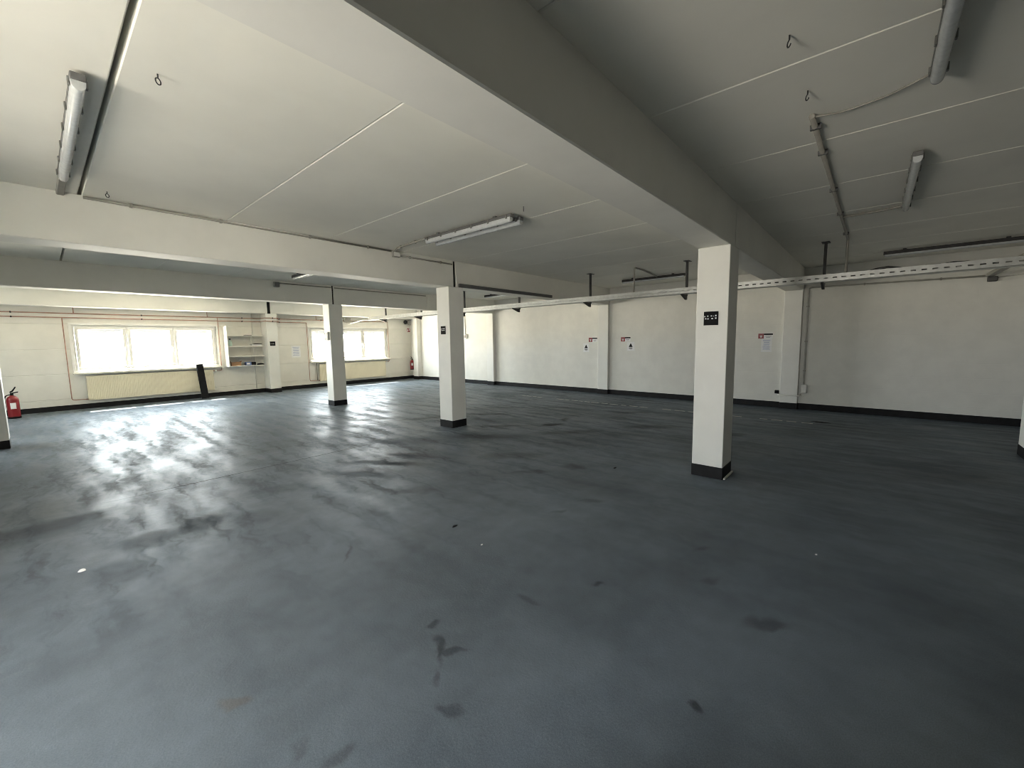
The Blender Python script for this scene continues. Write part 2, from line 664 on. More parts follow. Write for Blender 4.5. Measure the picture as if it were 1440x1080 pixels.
window('window_1', far_T, *WIN_FAR[0])
window('window_2', far_T, *WIN_FAR[1])
window('window_added', left_T, *WIN_ADDED, shutter=False)  # added out of view to light the far walls



# added gate, never in view: frame and rolled-up curtain
g = G(left_T)
for a in (ADDED_GATE[0], ADDED_GATE[1] - .08):
    g.box(a, a + .08, .02, .18, 0, ADDED_GATE[2], .004)
d = struct('door_added_1', g, m_zinc)
g = G(left_T)
g.tube([(ADDED_GATE[0] - .05, -.19, ADDED_GATE[2] + .22), (ADDED_GATE[1] + .05, -.19, ADDED_GATE[2] + .22)], .17, 20)
obj('rolled_curtain', g, m_zinc, d)
# unseen block added behind the camera to shade the right foreground
struct('wall_shade_block', G().box(XL, -.12, YN, 1.12, 0, ZC), m_wall)



# unseen panel added beside the gate to shade the left beam
struct('wall_beam_shade', G().box(XL, -1.2, 3.95, 4.05, 0, ZC), m_wall)

# ---------------------------------------------------------------- columns and pilasters
def column(x0, x1, y0, y1, label, name='column', top=ZB, cat='column', group='square concrete columns', skirt_faces=None):
    t = thing(name, label, cat, ((x0 + x1) / 2, (y0 + y1) / 2, 0), group)
    obj('shaft', G().box(x0, x1, y0, y1, SK, top, .006, 2), m_col, t)
    obj('skirting', G().box(x0 - .003, x1 + (0 if cat == 'pilaster' and x1 > 10 else .003), y0 - .003, y1 + (0 if y1 > 14.5 else .003), 0, SK, .002), m_black, t)
    return t


column(4.654, 5.004, 1.137, 1.4475, 'nearest white square column, with a black plate of white dots')
column(4.661, 4.985, 5.463, 5.793, 'white square column in the middle of the hall, under the second beam')
column(4.627, 4.950, 9.750, 10.066, 'white column standing in front of the right-hand window')
column(-.70, -.382, 9.75, 10.066, 'white column cut off at the left edge, before the floor extinguisher')
column(7.60, 7.936, -1.76, -1.423, 'white column whose edge shows at the far right of the photo', top=ZC)
PX = 10.235
column(PX, XR, 1.137, 1.4475, 'right wall pilaster with a white cable wrapped round its foot', 'pilaster', cat='pilaster', group='pilasters along the walls')
column(PX, XR, 5.463, 5.77, 'right wall pilaster between two red-topped notices', 'pilaster', cat='pilaster', group='pilasters along the walls')
column(PX - .03, XR, 9.745, 10.05, 'narrow right wall pilaster just right of the middle column', 'pilaster', cat='pilaster', group='pilasters along the walls')
column(10.13, XR, 13.90, 14.20, 'white pilaster in the far corner beside the wall-hung extinguisher', 'pilaster', cat='pilaster', group='pilasters along the walls', top=2.45)
column(4.715, 5.03, 14.12, YF, 'window wall pilaster with black plate, between shelf and paper notice', 'pilaster', cat='pilaster', group='pilasters along the walls', top=2.45)


# ---------------------------------------------------------------- beams
def beam(x0, x1, y0, y1, label, z0=ZB, slant=0):
    g = G()
    b = .008
    pr = [(y0 + b, z0), (y1 - b, z0), (y1, z0 + b), (y1, ZC), (y0, ZC), (y0, z0 + b)]
    A = [g._vert((x0 + (slant if z < ZC - .1 else 0), y, z)) for y, z in pr]
    B = [g._vert((x1, y, z)) for y, z in pr]
    g.bm.faces.new(A)
    g.bm.faces.new(B[::-1])
    for i in range(6):
        g.bm.faces.new((A[i], B[i], B[(i + 1) % 6], A[(i + 1) % 6]))
    o = obj('ceiling_beam', g, m_beam, loc=((x0 + x1) / 2, (y0 + y1) / 2, z0))
    return tag(o, label, 'beam', 'ceiling beams')


def gap_shade(parent, x0, x1, y0, y1, z0=ZB):  # black insert painting in the darkness of the deep gap
    o = obj('joint_shade', G().box(x0, x1, y0 + .025, y1 - .025, z0 + .002, ZC - .002), m_gap, parent)
    o['label'] = 'black gap between two beam ends'


A1 = beam(-.12, 4.822, 1.137, 1.4475, 'big white ceiling beam overhead, running up to the nearest column')
beam(4.834, XR, 1.137, 1.4475, 'short beam length from the nearest column back to the right wall')
gap_shade(A1, 4.822, 4.834, 1.137, 1.4475)
B1 = beam(XL, 4.772, 5.463, 5.793, 'white ceiling beam from the left edge to the middle column')
beam(4.825, XR, 5.463, 5.793, 'beam length from the middle column to the right wall, dark duct along it', slant=.03)
gap_shade(B1, 4.772, 4.83, 5.463, 5.793)
C1 = beam(XL, 4.722, 9.750, 10.066, 'farther ceiling beam from the left edge to the column before the window')
C2 = beam(4.762, 7.497, 9.750, 10.066, 'beam length right of the column that stands before the window')
beam(7.505, XR, 9.750, 10.066, 'farthest beam length behind the middle column, meeting the right wall')
gap_shade(C1, 4.722, 4.762, 9.750, 10.066)
gap_shade(C2, 7.497, 7.505, 9.750, 10.066)
D1 = beam(XL, 4.775, 14.12, 14.43, 'pale beam above the left-hand window, along the window wall', z0=2.45)
beam(4.865, XR, 14.12, 14.43, 'pale beam above the right-hand window, along the window wall', z0=2.45)
gap_shade(D1, 4.775, 4.865, 14.12, 14.43, 2.45)


# ---------------------------------------------------------------- signs, plates, papers
def plate(T, u, z, w, h, label, marks):
    """black plate; T maps (u, depth towards the room, z)"""
    t = thing('sign_plate', label, 'sign', T(u, 0, z), 'black plates on the columns')
    bd = obj('board', G(T).box(u - w / 2, u + w / 2, 0, .006, z - h / 2, z + h / 2, .002), m_blackp, t)
    for (p, q, sw, sh) in marks:
        g = G(T).box(u + p * w - sw * w / 2, u + p * w + sw * w / 2, .006, .0066, z + q * h - sh * h / 2, z + q * h + sh * h / 2)
        obj('white_mark', g, m_white, bd)
    return t


def T_xneg(x):          # face looking to -X; u grows towards +Y
    return lambda u, d, z: (x - d, u, z)


def T_yneg(y):          # face looking to -Y
    return lambda u, d, z: (u, y - d, z)


# marks given left-to-right as seen (Y falls to the right)
mk = [(-.42, .14, .08, .08), (-.22, .17, .10, .08), (.03, .17, .10, .08), (.33, .19, .09, .10),
      (-.36, -.02, .10, .08), (-.20, -.03, .10, .08), (.09, -.02, .12, .07), (.33, .0, .10, .09),
      (.18, .16, .04, .05)]
mkm = [(-p, q, a, b) for p, q, a, b in mk]
plate(T_xneg(4.654), 1.298, 1.702, .142, .142, 'black plate with two rows of white dots on nearest column', mkm)
plate(T_xneg(4.661), 5.632, 1.702, .125, .140, 'small black and grey plate on middle column', [(-p * .8, q, a * 1.6, b) for p, q, a, b in mk])
plate(T_yneg(14.12), 4.86, 1.528, .155, .135, 'dark plate on the window wall pilaster', [(p * .8, -.02, .06, .05) for p, *_ in mk])


def paper(T, u, z, w, h, label, kind, group):
    t = thing('notice_sheet', label, 'notice', T(u, 0, z), group)
    obj('sheet', G(T).box(u - w / 2, u + w / 2, 0, .002, z - h / 2, z + h / 2), m_white, t)
    g = G(T)
    if kind == 'warn':
        tz = z + h * .12
        g.prism_t = None
        a, b, c = (u - .055, .0021, tz - .045), (u + .055, .0021, tz - .045), (u, .0021, tz + .06)
        a2, b2, c2 = [(q[0], .0028, q[2]) for q in (a, b, c)]
        V = [g._vert(q) for q in (a, b, c, a2, b2, c2)]
        for f in ((0, 1, 2), (3, 4, 5), (0, 1, 4, 3), (1, 2, 5, 4), (2, 0, 3, 5)):
            g.bm.faces.new([V[i] for i in f])
        g.box(u - .05, u + .05, .002, .0026, z - h * .22, z - h * .15)
        g.box(u - .035, u + .035, .002, .0026, z - h * .34, z - h * .29)
        o = obj('warning_triangle', g, m_blackp, t)
    else:
        random.seed(int(u * 100))
        for k in range(9):
            zz = z + h * (.36 - .085 * k)
            l = w * random.uniform(.25, .38)
            g.box(u - l, u + l, .002, .0026, zz, zz + h * .035)
        o = obj('print', g, m_blueish if kind == 'blue' else m_grey, t)
    return t


def hydrant_sign(T, u, z, w, h, label):
    """red square with white flame on the left, thin dark header bar to the right"""
    s = -1      # right as seen is -Y
    t = thing('fire_sign', label, 'sign', T(u, 0, z), 'red topped signs on the right wall')
    sq = h
    L = u + w / 2
    obj('panel', G(T).box(u - w / 2, u + w / 2, 0, .003, z - h * .5, z + h / 2), m_white, t)
    o = obj('red_square', G(T).box(L - sq, L, .003, .004, z - h / 2, z + h / 2), m_red, t)
    o['label'] = 'red square with a white pictogram'
    g = G(T)
    g.box(L - sq * .72, L - sq * .28, .004, .0046, z - h * .06, z + h * .10)
    g.box(L - sq * .62, L - sq * .40, .004, .0046, z - h * .30, z - h * .12)
    obj('pictogram', g, m_white, t)
    obj('header_bar', G(T).box(u - w / 2, L - sq, .003, .0037, z + h * .22, z + h * .5), m_blackp, t)
    g = G(T)
    g.box(u - w / 2 + .03, L - sq - .03, .003, .0036, z - h * .10, z - h * .0)
    g.box(u - w / 2 + .05, L - sq - .04, .003, .0036, z - h * .32, z - h * .24)
    obj('small_print', g, m_grey, t)
    return t


TR = T_xneg(XR)
paper(TR, 6.19, 1.275, .19, .25, 'white sheet with black triangle left of the middle wall pilaster', 'warn', 'white notices on the right wall')
paper(TR, 4.84, 1.31, .21, .235, 'white sheet with black triangle right of the middle wall pilaster', 'warn', 'white notices on the right wall')
paper(TR, 1.745, 1.325, .20, .29, 'bluish printed sheet below red sign, right of the nearest column', 'blue', 'white notices on the right wall')
hydrant_sign(TR, 5.97, 1.495, .27, .115, 'red square sign with dark bar touching the middle wall pilaster')
hydrant_sign(TR, 4.985, 1.495, .27, .115, 'red square sign with dark bar right of the middle wall pilaster')
hydrant_sign(TR, 1.77, 1.520, .27, .105, 'red square sign with dark bar right of the nearest column')
T_F = T_yneg(YF)
paper(T_F, 5.72, 1.255, .29, .39, 'large white sheet with blue print between pilaster and right-hand window', 'blue', 'paper on the window wall')

t = thing('fire_sign', 'small red and white extinguisher sign high in the far corner', 'sign', (10.22, YF, 2.01))
obj('panel', G(T_F).box(10.125, 10.305, 0, .003, 1.92, 2.10), m_white, t)
obj('red_square', G(T_F).box(10.145, 10.285, .003, .004, 1.935, 2.085), m_red, t)
obj('pictogram', G(T_F).box(10.165, 10.20, .004, .0046, 1.955, 2.05), m_white, t)
obj('pictogram', G(T_F).box(10.225, 10.265, .004, .0046, 1.98, 2.065), m_white, t)


# ---------------------------------------------------------------- fire extinguishers
def extinguisher(x, y, z, r, h, label, ang, wall_hook=False):
    t = thing('fire_extinguisher', label, 'fire extinguisher', (x, y, z))
    prof = [(r * .80, 0), (r * .98, .012), (r, .03), (r, h * .78), (r * .93, h * .86), (r * .70, h * .93), (r * .38, h * .97), (r * .28, h)]
    cyl = obj('cylinder', G().lathe([(rr, zz) for rr, zz in prof if zz >= h * .0], x, y, z), m_red, t)
    o = obj('foot_ring', G().lathe([(r * .86, -.0), (r * 1.03, 0.002), (r * 1.03, h * .075), (r * .9, h * .085)], x, y, z), m_blackp, t)
    ca, sa = math.cos(ang), math.sin(ang)

    def P(a, b, c):
        return (x + a * ca - b * sa, y + a * sa + b * ca, z + c)
    g = G()
    g.lathe([(r * .26, h * .98), (r * .26, h * 1.07), (r * .18, h * 1.09)], x, y, z, 12)
    obj('valve', g, m_blackp, t)
    g = G(P)
    g.prism([(-r * .25, h * 1.06), (r * 1.0, h * 1.10), (r * 1.05, h * 1.14), (-r * .25, h * 1.10)], 'y', -.012, .012)
    g.prism([(-r * .25, h * 1.11), (r * .2, h * 1.15), (r * .75, h * 1.33), (r * .68, h * 1.36), (r * .1, h * 1.20), (-r * .25, h * 1.16)], 'y', -.011, .011)
    obj('handle', g, m_blackp, t)
    g = G(P)
    g.tube(fillet([(-r * .2, 0, h * 1.03), (-r * 1.0, 0, h * 1.0), (-r * 1.22, .01, h * .85), (-r * 1.16, .02, h * .35)], .05), .011, 8)
    g.tube([(-r * 1.16, .02, h * .36), (-r * 1.14, .02, h * .2)], [.013, .018], 8)
    obj('hose', g, m_blackp, t)
    # paper label wrapped over the camera side of the cylinder
    g = G()
    th0 = math.atan2(-y, -x) - .45
    n = 8
    ring0 = [g._vert((x + (r + .001) * math.cos(th0 + .9 * k / n), y + (r + .001) * math.sin(th0 + .9 * k / n), z + h * .42)) for k in range(n + 1)]
    ring1 = [g._vert((x + (r + .001) * math.cos(th0 + .9 * k / n), y + (r + .001) * math.sin(th0 + .9 * k / n), z + h * .68)) for k in range(n + 1)]
    for k in range(n):
        g.bm.faces.new((ring0[k], ring0[k + 1], ring1[k + 1], ring1[k])).smooth = True
    obj('instruction_label', g, m_white, t)
    if wall_hook:
        obj('wall_bracket', G().box(x + r * .9, XR, y - .03, y + .03, z + h * .75, z + h * .85, .004), m_dsteel, t)
    return t


extinguisher(-.425, 13.93, 0, .092, .50, 'red fire extinguisher standing on the floor at the left edge', math.radians(20))
extinguisher(XR - .115, 14.40, .38, .085, .40, 'red fire extinguisher hanging on the wall in the far corner', math.radians(190), True)

# sounder with coiled cable
t = thing('alarm_sounder', 'dark round alarm sounder high on the window wall by far corner', 'alarm', (10.06, YF, 2.33))
g = G(lambda a, b, c: (a, YF - c, b))
g.lathe([(.075, 0), (.085, .02), (.085, .05), (.06, .075), (.03, .085)], 10.06, 2.33, 0, 18)
obj('housing', g, m_dsteel, t)
g = G()
g.tube([(10.26 + .11 * math.cos(a), 14.55, 2.32 + .10 * math.sin(a)) for a in [k * PI / 9 for k in range(-9, 10)]], .007, 6)
g.tube([(10.14, YF - .02, 2.33), (10.16, 14.55, 2.32)], .007, 6)
obj('coiled_cable', g, m_cond, t)


# ---------------------------------------------------------------- radiators and copper pipes
def radiator(x0, x1, label):
    t = thing('radiator', label, 'radiator', ((x0 + x1) / 2, YF, .2), 'radiators below the windows')
    y0, y1 = 14.475, 14.535
    g = G()
    g.box(x0, x1, y0, y1, .20, .80, .008, 2)
    # fine vertical flutes across the front
    n = int((x1 - x0) / .033)
    for k in range(n):
        a = x0 + .02 + k * .033
        if a + .02 < x1 - .01:
            g.box(a, a + .018, y0 - .003, y0 + .002, .225, .775, .0025)
    obj('panel', g, m_rad, t)
    for a in (x0 + .25, x1 - .25):
        obj('wall_bracket', G().box(a - .02, a + .02, y1, YF, .3, .7), m_rad, t)
    obj('inlet', G().tube([(x0, 14.50, .235), (x0 - .04, 14.50, .235)], .016, 8), m_copper, t)
    obj('inlet', G().tube([(x1, 14.50, .765), (x1 + .05, 14.50, .765)], .014, 8), m_copper, t)
    obj('valve', G().lathe([(.020, 0), (.024, .01), (.024, .05), (.018, .06)], x1 + .06, 14.50, .735, 12), m_upvc, t)
    return t


radiator(.745, 3.345, 'wide cream radiator below the left-hand window')
radiator(6.42, 9.01, 'cream radiator below the right-hand window, partly behind the column')


def pipe_run(label, z, x_end, drops, stub_x, out):
    """horizontal heating pipe following the window wall and stepping round the pilaster"""
    t = thing('heating_pipe', label, 'pipe', (0, 14.55, z), 'pinkish heating pipes on the window wall')
    yw, yp = 14.545, 14.085
    path = [(XL + .02, yw, z + .0), (4.675, yw, z), (4.675, yp, z), (5.07, yp, z), (5.07, yw, z), (x_end, yw, z)]
    obj('pipe', G().tube(fillet(path, .04), .0115, 8), m_copper, t)
    for d in drops:
        obj('branch', G().tube(fillet(d, .05), .0095, 8), m_copper, t)
    for x in [-.3, 1.9, 4.2, 5.25, 6.6, 8.0]:
        if x < x_end:
            obj('pipe_clip', G().box(x - .012, x + .012, yw - .016, YF, z - .018, z + .018, .003), m_dsteel, t)
    obj('pipe_clip', G().box(4.90 - .012, 4.90 + .012, yp - .016, 14.12, z - .018, z + .018, .003), m_dsteel, t)
    return t


y = 14.545
pipe_run('upper of two pinkish pipes running above the windows', 2.315, 9.22,
         [[(.67, y, 2.315), (.67, y, 2.60), (.67, y, ZC)], [(3.33, y, 2.315), (3.33, y, ZC)], [(6.43, y, 2.315), (6.43, y, ZC)],
          [(3.575, y, 2.315), (3.575, y, .765), (3.40, 14.50, .765)],
          [(9.22, y, 2.315), (9.22, y, .76), (9.08, 14.50, .765)]], 0, True)
pipe_run('lower of two pinkish pipes running above the windows', 2.215, 6.10,
         [[(.47, y, 2.215), (.47, y, .235), (.71, 14.50, .235)],
          [(6.10, y, 2.215), (6.10, y, .235), (6.38, 14.50, .235)]], 0, True)
t = obj('riser_pipe', G().tube([(6.352, 14.53, .235), (6.352, 14.53, .84)], .014, 8), m_cond, loc=(6.352, 14.53, .235))
tag(t, 'short grey vertical pipe left of the right-hand radiator', 'pipe')
# grey pipe in the wall shelf corner
t = obj('riser_pipe', G().tube([(4.46, 14.56, .13), (4.46, 14.56, 2.44)], .011, 8), m_condw, loc=(4.46, 14.56, .13))
tag(t, 'thin white vertical pipe behind the wall shelves', 'pipe')

# black board leaning
g = G()
q = Matrix.Rotation(math.radians(-3.0), 4, 'Y') @ Matrix.Rotation(math.radians(-6.5), 4, 'X')
o0 = Vector((3.05, 14.24, .012))


def lean(a, b, c):
    return tuple(o0 + q @ Vector((a, b, c)))


g = G(lean)
g.box(-.075, .075, -.05, .05, 0, .97, .006)
o = obj('leaning_board', g, m_blackp, loc=tuple(o0))
tag(o, 'tall narrow black box leaning on the sill of the left-hand window', 'board')

# ---------------------------------------------------------------- wall shelf and what is on it
t = thing('wall_shelf', 'white open wall shelf between the left-hand window and the pilaster', 'shelf', (4.2, YF, .87))
o = obj('side_panel', G().box(3.685, 3.71, 14.22, YF, .865, 2.06, .002), m_board, t)
for z in (.875, 1.16, 1.46, 1.775):
    obj('shelf_board', G().box(3.71, 4.655, 14.26, YF, z - .011, z + .011, .002), m_board, t)
obj('back_rail', G().box(4.40, 4.43, YF - .02, YF, .90, 1.76, .002), m_board, t)


def onshelf(name, g, mat, label, cat, loc):
    return tag(obj(name, g, mat, loc=loc), label, cat)


t = thing('plastic_bottle', 'pale green bottle on the upper middle shelf, left end', 'bottle', (3.80, 14.40, 1.471))
obj('body', G().lathe([(.045, 0), (.05, .01), (.05, .13), (.02, .17), (.02, .19)], 3.80, 14.40, 1.471, 16), m_bottle, t)
obj('cap', G().lathe([(.024, 0), (.024, .03), (.02, .034)], 3.80, 14.40, 1.661, 12), m_dsteel, t)
g = G()
random.seed(4)
for k in range(5):
    dx = random.uniform(-.03, .03)
    g.box(4.36 + dx, 4.60 + dx * .4, 14.30, 14.50, 1.471 + k * .009, 1.479 + k * .009, .001)
onshelf('paper_stack', g, m_white, 'pile of loose sheets at the right of the upper middle shelf', 'papers', (4.48, 14.4, 1.471))
g = G()
g.prism([(4.30, 1.516), (4.42, 1.517), (4.62, 1.517), (4.62, 1.532), (4.45, 1.54), (4.38, 1.528)], 'y', 14.31, 14.42)
onshelf('dark_folder', g, m_blackp, 'dark flat folder lying on the loose sheets', 'folder', (4.46, 14.36, 1.516))
g = G()
g.prism([(4.16, 1.786), (4.36, 1.786), (4.35, 1.80), (4.19, 1.803)], 'y', 14.30, 14.44)
onshelf('dark_tray', g, m_blackp, 'flat dark tray on the top shelf board', 'tray', (4.26, 14.37, 1.786))
t = thing('cardboard_box', 'open brown cardboard box on the bottom shelf', 'box', (3.90, 14.40, .886))
g = G()
g.box(3.77, 4.02, 14.30, 14.308, .886, .99)
g.box(3.77, 4.02, 14.492, 14.50, .886, .99)
g.box(3.77, 3.778, 14.308, 14.492, .886, .99)
g.box(4.012, 4.02, 14.308, 14.492, .886, .99)
g.box(3.778, 4.012, 14.308, 14.492, .886, .892)
obj('carton', g, m_card, t)
obj('flap', G().prism([(3.77, .99), (3.775, .994), (3.745, 1.03), (3.74, 1.026)], 'y', 14.31, 14.49), m_card, t)
obj('flap', G().prism([(4.015, .994), (4.02, .99), (4.06, 1.02), (4.055, 1.026)], 'y', 14.31, 14.49), m_card, t)
t = thing('carton', 'blue and white carton on the bottom shelf', 'box', (4.22, 14.39, .886))
obj('body', G().box(4.15, 4.29, 14.31, 14.47, .886, .985, .002), m_blue, t)
obj('front_label', G().box(4.17, 4.25, 14.308, 14.31, .91, .96), m_white, t)
onshelf('dark_box', G().box(4.305, 4.42, 14.32, 14.47, .886, .98, .003), m_blackp, 'dark navy box beside the blue carton', 'box', (4.36, 14.4, .886))
g = G()
g.prism([(4.47, .886), (4.65, .886), (4.64, .915), (4.58, .935), (4.50, .925)], 'y', 14.30, 14.44)
onshelf('black_bag', g, m_blackp, 'small black bag at the right end of the bottom shelf', 'bag', (4.56, 14.37, .886))


# ---------------------------------------------------------------- luminaires
def luminaire(label, axis, c, a, b, clips=True, w=.060, dark=False):
    """damp-proof batten fixed to the ceiling; axis 'x' or 'y', c = centre line, a..b = extent"""
    mid = (a + b) / 2
    loc = (mid, c, ZC) if axis == 'x' else (c, mid, ZC)
    t = thing('fluorescent_luminaire', label, 'ceiling light', loc, 'fluorescent battens on the ceiling')
    h = w / 2
    T = (lambda u, v, z: (u, c + v, ZC - z)) if axis == 'x' else (lambda u, v, z: (c + v, u, ZC - z))
    g = G(T)
    g.box(a, b, -h, h, .018, .070 if dark else .052, .006, 2)
    for u in (a + .25, b - .25):
        g.box(u - .02, u + .02, -.02, .02, 0, .02)
    obj('housing', g, m_dsteel if dark else m_house_shaded, t)  # near-black colour paints in the shaded side of side-on battens
    # diffuser: rounded trough with closed ends
    g = G(T)
    n = 10
    sec = [(-h * .92, .050)] + [(-h * .92 * math.cos(PI * k / n) if 0 else h * .92 * math.cos(PI - PI * k / n), .052 + .045 * math.sin(PI * k / n) ** .7) for k in range(1, n)] + [(h * .92, .050)]
    A = [g._vert((a + .012, v, z)) for v, z in sec]
    A2 = [g._vert((a + .035, v * .98, z + (.004 if 0 < i < n else 0))) for i, (v, z) in enumerate(sec)]
    B2 = [g._vert((b - .035, v * .98, z + (.004 if 0 < i < n else 0))) for i, (v, z) in enumerate(sec)]
    B = [g._vert((b - .012, v, z)) for v, z in sec]
    for P, Q in ((A, A2), (A2, B2), (B2, B)):
        for i in range(n):
            g.bm.faces.new((P[i], P[i + 1], Q[i + 1], Q[i])).smooth = True
    g.bm.faces.new(A)
    g.bm.faces.new(B[::-1])
    obj('diffuser', g, m_diff, t)
    for u in ((a + .02, a + .05), (b - .05, b - .02)):
        g = G(T)
        g.box(u[0], u[1], -h * .8, h * .8, .06, .085, .004)
        obj('lamp_holder', g, m_house_shaded, t)
    if clips:
        n = 6
        for s in (-1, 1):
            for k in range(n):
                u = a + .06 + (b - a - .12) * k / (n - 1)
                g = G(T)
                v0, v1 = sorted((s * (h - .002), s * (h + .007)))
                g.box(u - .012, u + .012, v0, v1, .026, .066, .002)
                obj('clip', g, m_clip, t)
    return t


luminaire('fluorescent light at the upper left, left of the wide ceiling joint', 'y', .255, 3.03, 4.78)
luminaire('left one of the pair of lights in the middle of the ceiling', 'y', 3.455, 2.98, 4.46)
luminaire('right one of the pair of lights in the middle of the ceiling', 'y', 3.615, 2.98, 4.46)
luminaire('long light cut off by the top edge at the upper right', 'x', -.165, 1.56, 3.15)
luminaire('short-looking light on the dark ceiling at the right', 'x', -.165, 4.39, 6.05)
luminaire('dark light seen side-on above the cable tray at the right edge', 'y', 9.20, -1.60, -.03, clips=False, dark=True)
luminaire('light seen side-on just left of the nearest column', 'y', 8.98, 3.04, 4.44, clips=False, dark=True)
luminaire('light half hidden above the beam left of the middle column', 'y', 3.46, 7.25, 8.72, clips=False, dark=True)
luminaire('tiny far light just right of the middle column top', 'y', 8.85, 7.35, 8.75, clips=False, dark=True)


# ---------------------------------------------------------------- conduits, ducts, boxes
def conduit(name, label, paths, r, mat, clips=(), cat='conduit', group=None, clipmat=None):
    t = thing(name, label, cat, paths[0][0], group)
    for p in paths:
        obj('pipe', G().tube(fillet(p, .05), r, 8), mat, t)
    for (x, yy, z, sx, sy, sz) in clips:
        obj('pipe_clip', G().box(x - sx, x + sx, yy - sy, yy + sy, z - sz, z + sz, .002), clipmat or m_cond, t)
    return t


zc = ZC - .016
# beam B run
yb = 5.463 - .014
conduit('electrical_conduit', 'thin conduit along the top of the left beam up to its small junction box',
        [[(.40, yb, ZC - .02), (3.57, yb, ZC - .02)]], .0125, m_cond,
        [(x, yb, ZC - .02, .012, .013, .018) for x in (.72, 1.45, 2.4, 3.2)], group='conduits on the beams')
conduit('electrical_conduit', 'conduit from the junction box along the beam to the middle column',
        [[(3.72, yb, ZC - .065), (4.74, yb, ZC - .065)]], .012, m_cond, [(x, yb, ZC - .065, .012, .013, .018) for x in (3.9, 4.5)], group='conduits on the beams')
t = thing('junction_box', 'small round-cornered junction box at the top of the left beam', 'junction box', (3.645, yb, ZC - .06))
obj('box', G().box(3.58, 3.71, 5.463 - .05, 5.463, ZC - .10, ZC - .02, .012, 2), m_cond, t)
obj('lid', G().box(3.592, 3.698, 5.463 - .056, 5.463 - .05, ZC - .09, ZC - .03, .003), m_condw, t)
conduit('electrical_conduit', 'conduit from the pair of middle lights back to the beam junction box',
        [[(3.47, 4.47, ZC - .02), (3.52, 5.2, ZC - .02), (3.62, 5.42, ZC - .02)]], .012, m_cond, [(3.49, 4.75, ZC - .018, .015, .012, .018), (3.515, 5.12, ZC - .018, .015, .012, .018)])
o = obj('light_feed_duct', G().box(.235, .285, 4.80, 5.463, ZC - .032, ZC, .006), m_cond, loc=(.26, 5.1, ZC))
tag(o, 'short flat duct from the upper left light to the beam', 'conduit')
# beam C run
yc = 9.75 - .013
conduit('electrical_conduit', 'thin conduit along the farther beam, right of its junction box',
        [[(3.55, yc, ZC - .05), (4.70, yc, ZC - .05)], [(4.78, yc, ZC - .05), (7.45, yc, ZC - .05)]], .013, m_cond, group='conduits on the beams')
t = thing('junction_box', 'small dark junction box on the farther beam', 'junction box', (3.50, yc, ZC - .08))
obj('box', G().box(3.45, 3.57, 9.70, 9.75, ZC - .14, ZC - .03, .012, 2), m_cond, t)
obj('lid', G().box(3.462, 3.558, 9.694, 9.70, ZC - .128, ZC - .042, .003), m_duct, t)
# dark duct on beam B right part
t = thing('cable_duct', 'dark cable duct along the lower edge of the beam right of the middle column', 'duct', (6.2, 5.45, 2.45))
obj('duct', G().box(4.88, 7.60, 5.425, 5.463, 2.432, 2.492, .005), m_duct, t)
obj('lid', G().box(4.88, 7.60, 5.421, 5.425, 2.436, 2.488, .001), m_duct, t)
# right-hand ceiling runs
conduit('electrical_conduit', 'dark conduit along the right ceiling, dropping into the cable tray',
        [[(3.27, .37, zc), (7.60, .36, zc), (7.60, .36, 2.36)]], .016, m_cond,
        [(x, .366, zc, .012, .03, .016) for x in (3.45, 3.95, 5.0, 6.0, 7.2)], clipmat=m_duct)
conduit('electrical_conduit', 'cable curving from the long upper right light to the ceiling conduit',
        [[(3.16, -.15, zc - .01), (3.30, 0.02, zc), (3.34, .22, zc), (3.29, .36, zc)]], .006, m_cond)
conduit('electrical_conduit', 'short cable from the second right light to the ceiling conduit',
        [[(6.06, -.16, zc - .01), (6.18, .0, zc), (6.19, .35, zc)]], .012, m_cond)
conduit('electrical_conduit', 'conduit from the light left of the nearest column down to the tray',
        [[(8.95, 3.62, ZC - .03), (8.0, 3.52, zc), (7.62, 3.52, zc), (7.60, 3.52, 2.36)]], .016, m_cond)
# right wall conduit
xw = XR - .017
conduit('wall_conduit', 'grey pipe across the top of the right wall and down beside the pilaster',
        [[(xw, -1.35, 2.436), (xw, 1.05, 2.47), (xw, 1.05, .36)]], .015, m_condm, [(xw, yy, 2.436 + (yy + 1.35) * .0142, .012, .012, .022) for yy in (-.8, .2)] + [(xw, 1.05, zz, .012, .022, .012) for zz in (2.1, 1.4, .8)])
conduit('wall_conduit', 'thin pipe continuing to the right edge of the right wall',
        [[(xw, -1.42, 2.40), (xw, -2.6, 2.50)]], .010, m_condm)
t = thing('junction_box', 'small dark box on the right wall under the slanting duct', 'junction box', (xw, -1.38, 2.40))
obj('box', G().box(XR - .07, XR, -1.44, -1.33, 2.34, 2.42, .008), m_dsteel, t)
obj('lid', G().box(XR - .076, XR - .07, -1.43, -1.34, 2.35, 2.41, .002), m_duct, t)
o = obj('cable_duct', G().box(7.70, XR - .01, -1.40, -1.31, 2.425, 2.475, .006), m_cond, loc=(9, -1.35, 2.43))
tag(o, 'duct crossing from the right wall to the cable tray at right edge', 'duct')
t = thing('wall_box', 'small pale box on the right wall below the pipe, beside pilaster foot', 'junction box', (XR, 1.04, .44))
obj('box', G().box(XR - .05, XR, .99, 1.09, .34, .52, .008), m_condw, t)
obj('lid', G().box(XR - .056, XR - .05, 1.0, 1.08, .35, .51, .002), m_condw, t)
t = thing('wall_socket', 'small black wall socket left of the nearest wall pilaster', 'socket', (XR, 1.51, .335))
obj('box', G().box(XR - .05, XR, 1.472, 1.546, .30, .372, .006), m_blackp, t)
obj('cover', G().box(XR - .056, XR - .05, 1.48, 1.538, .306, .366, .002), m_blackp, t)
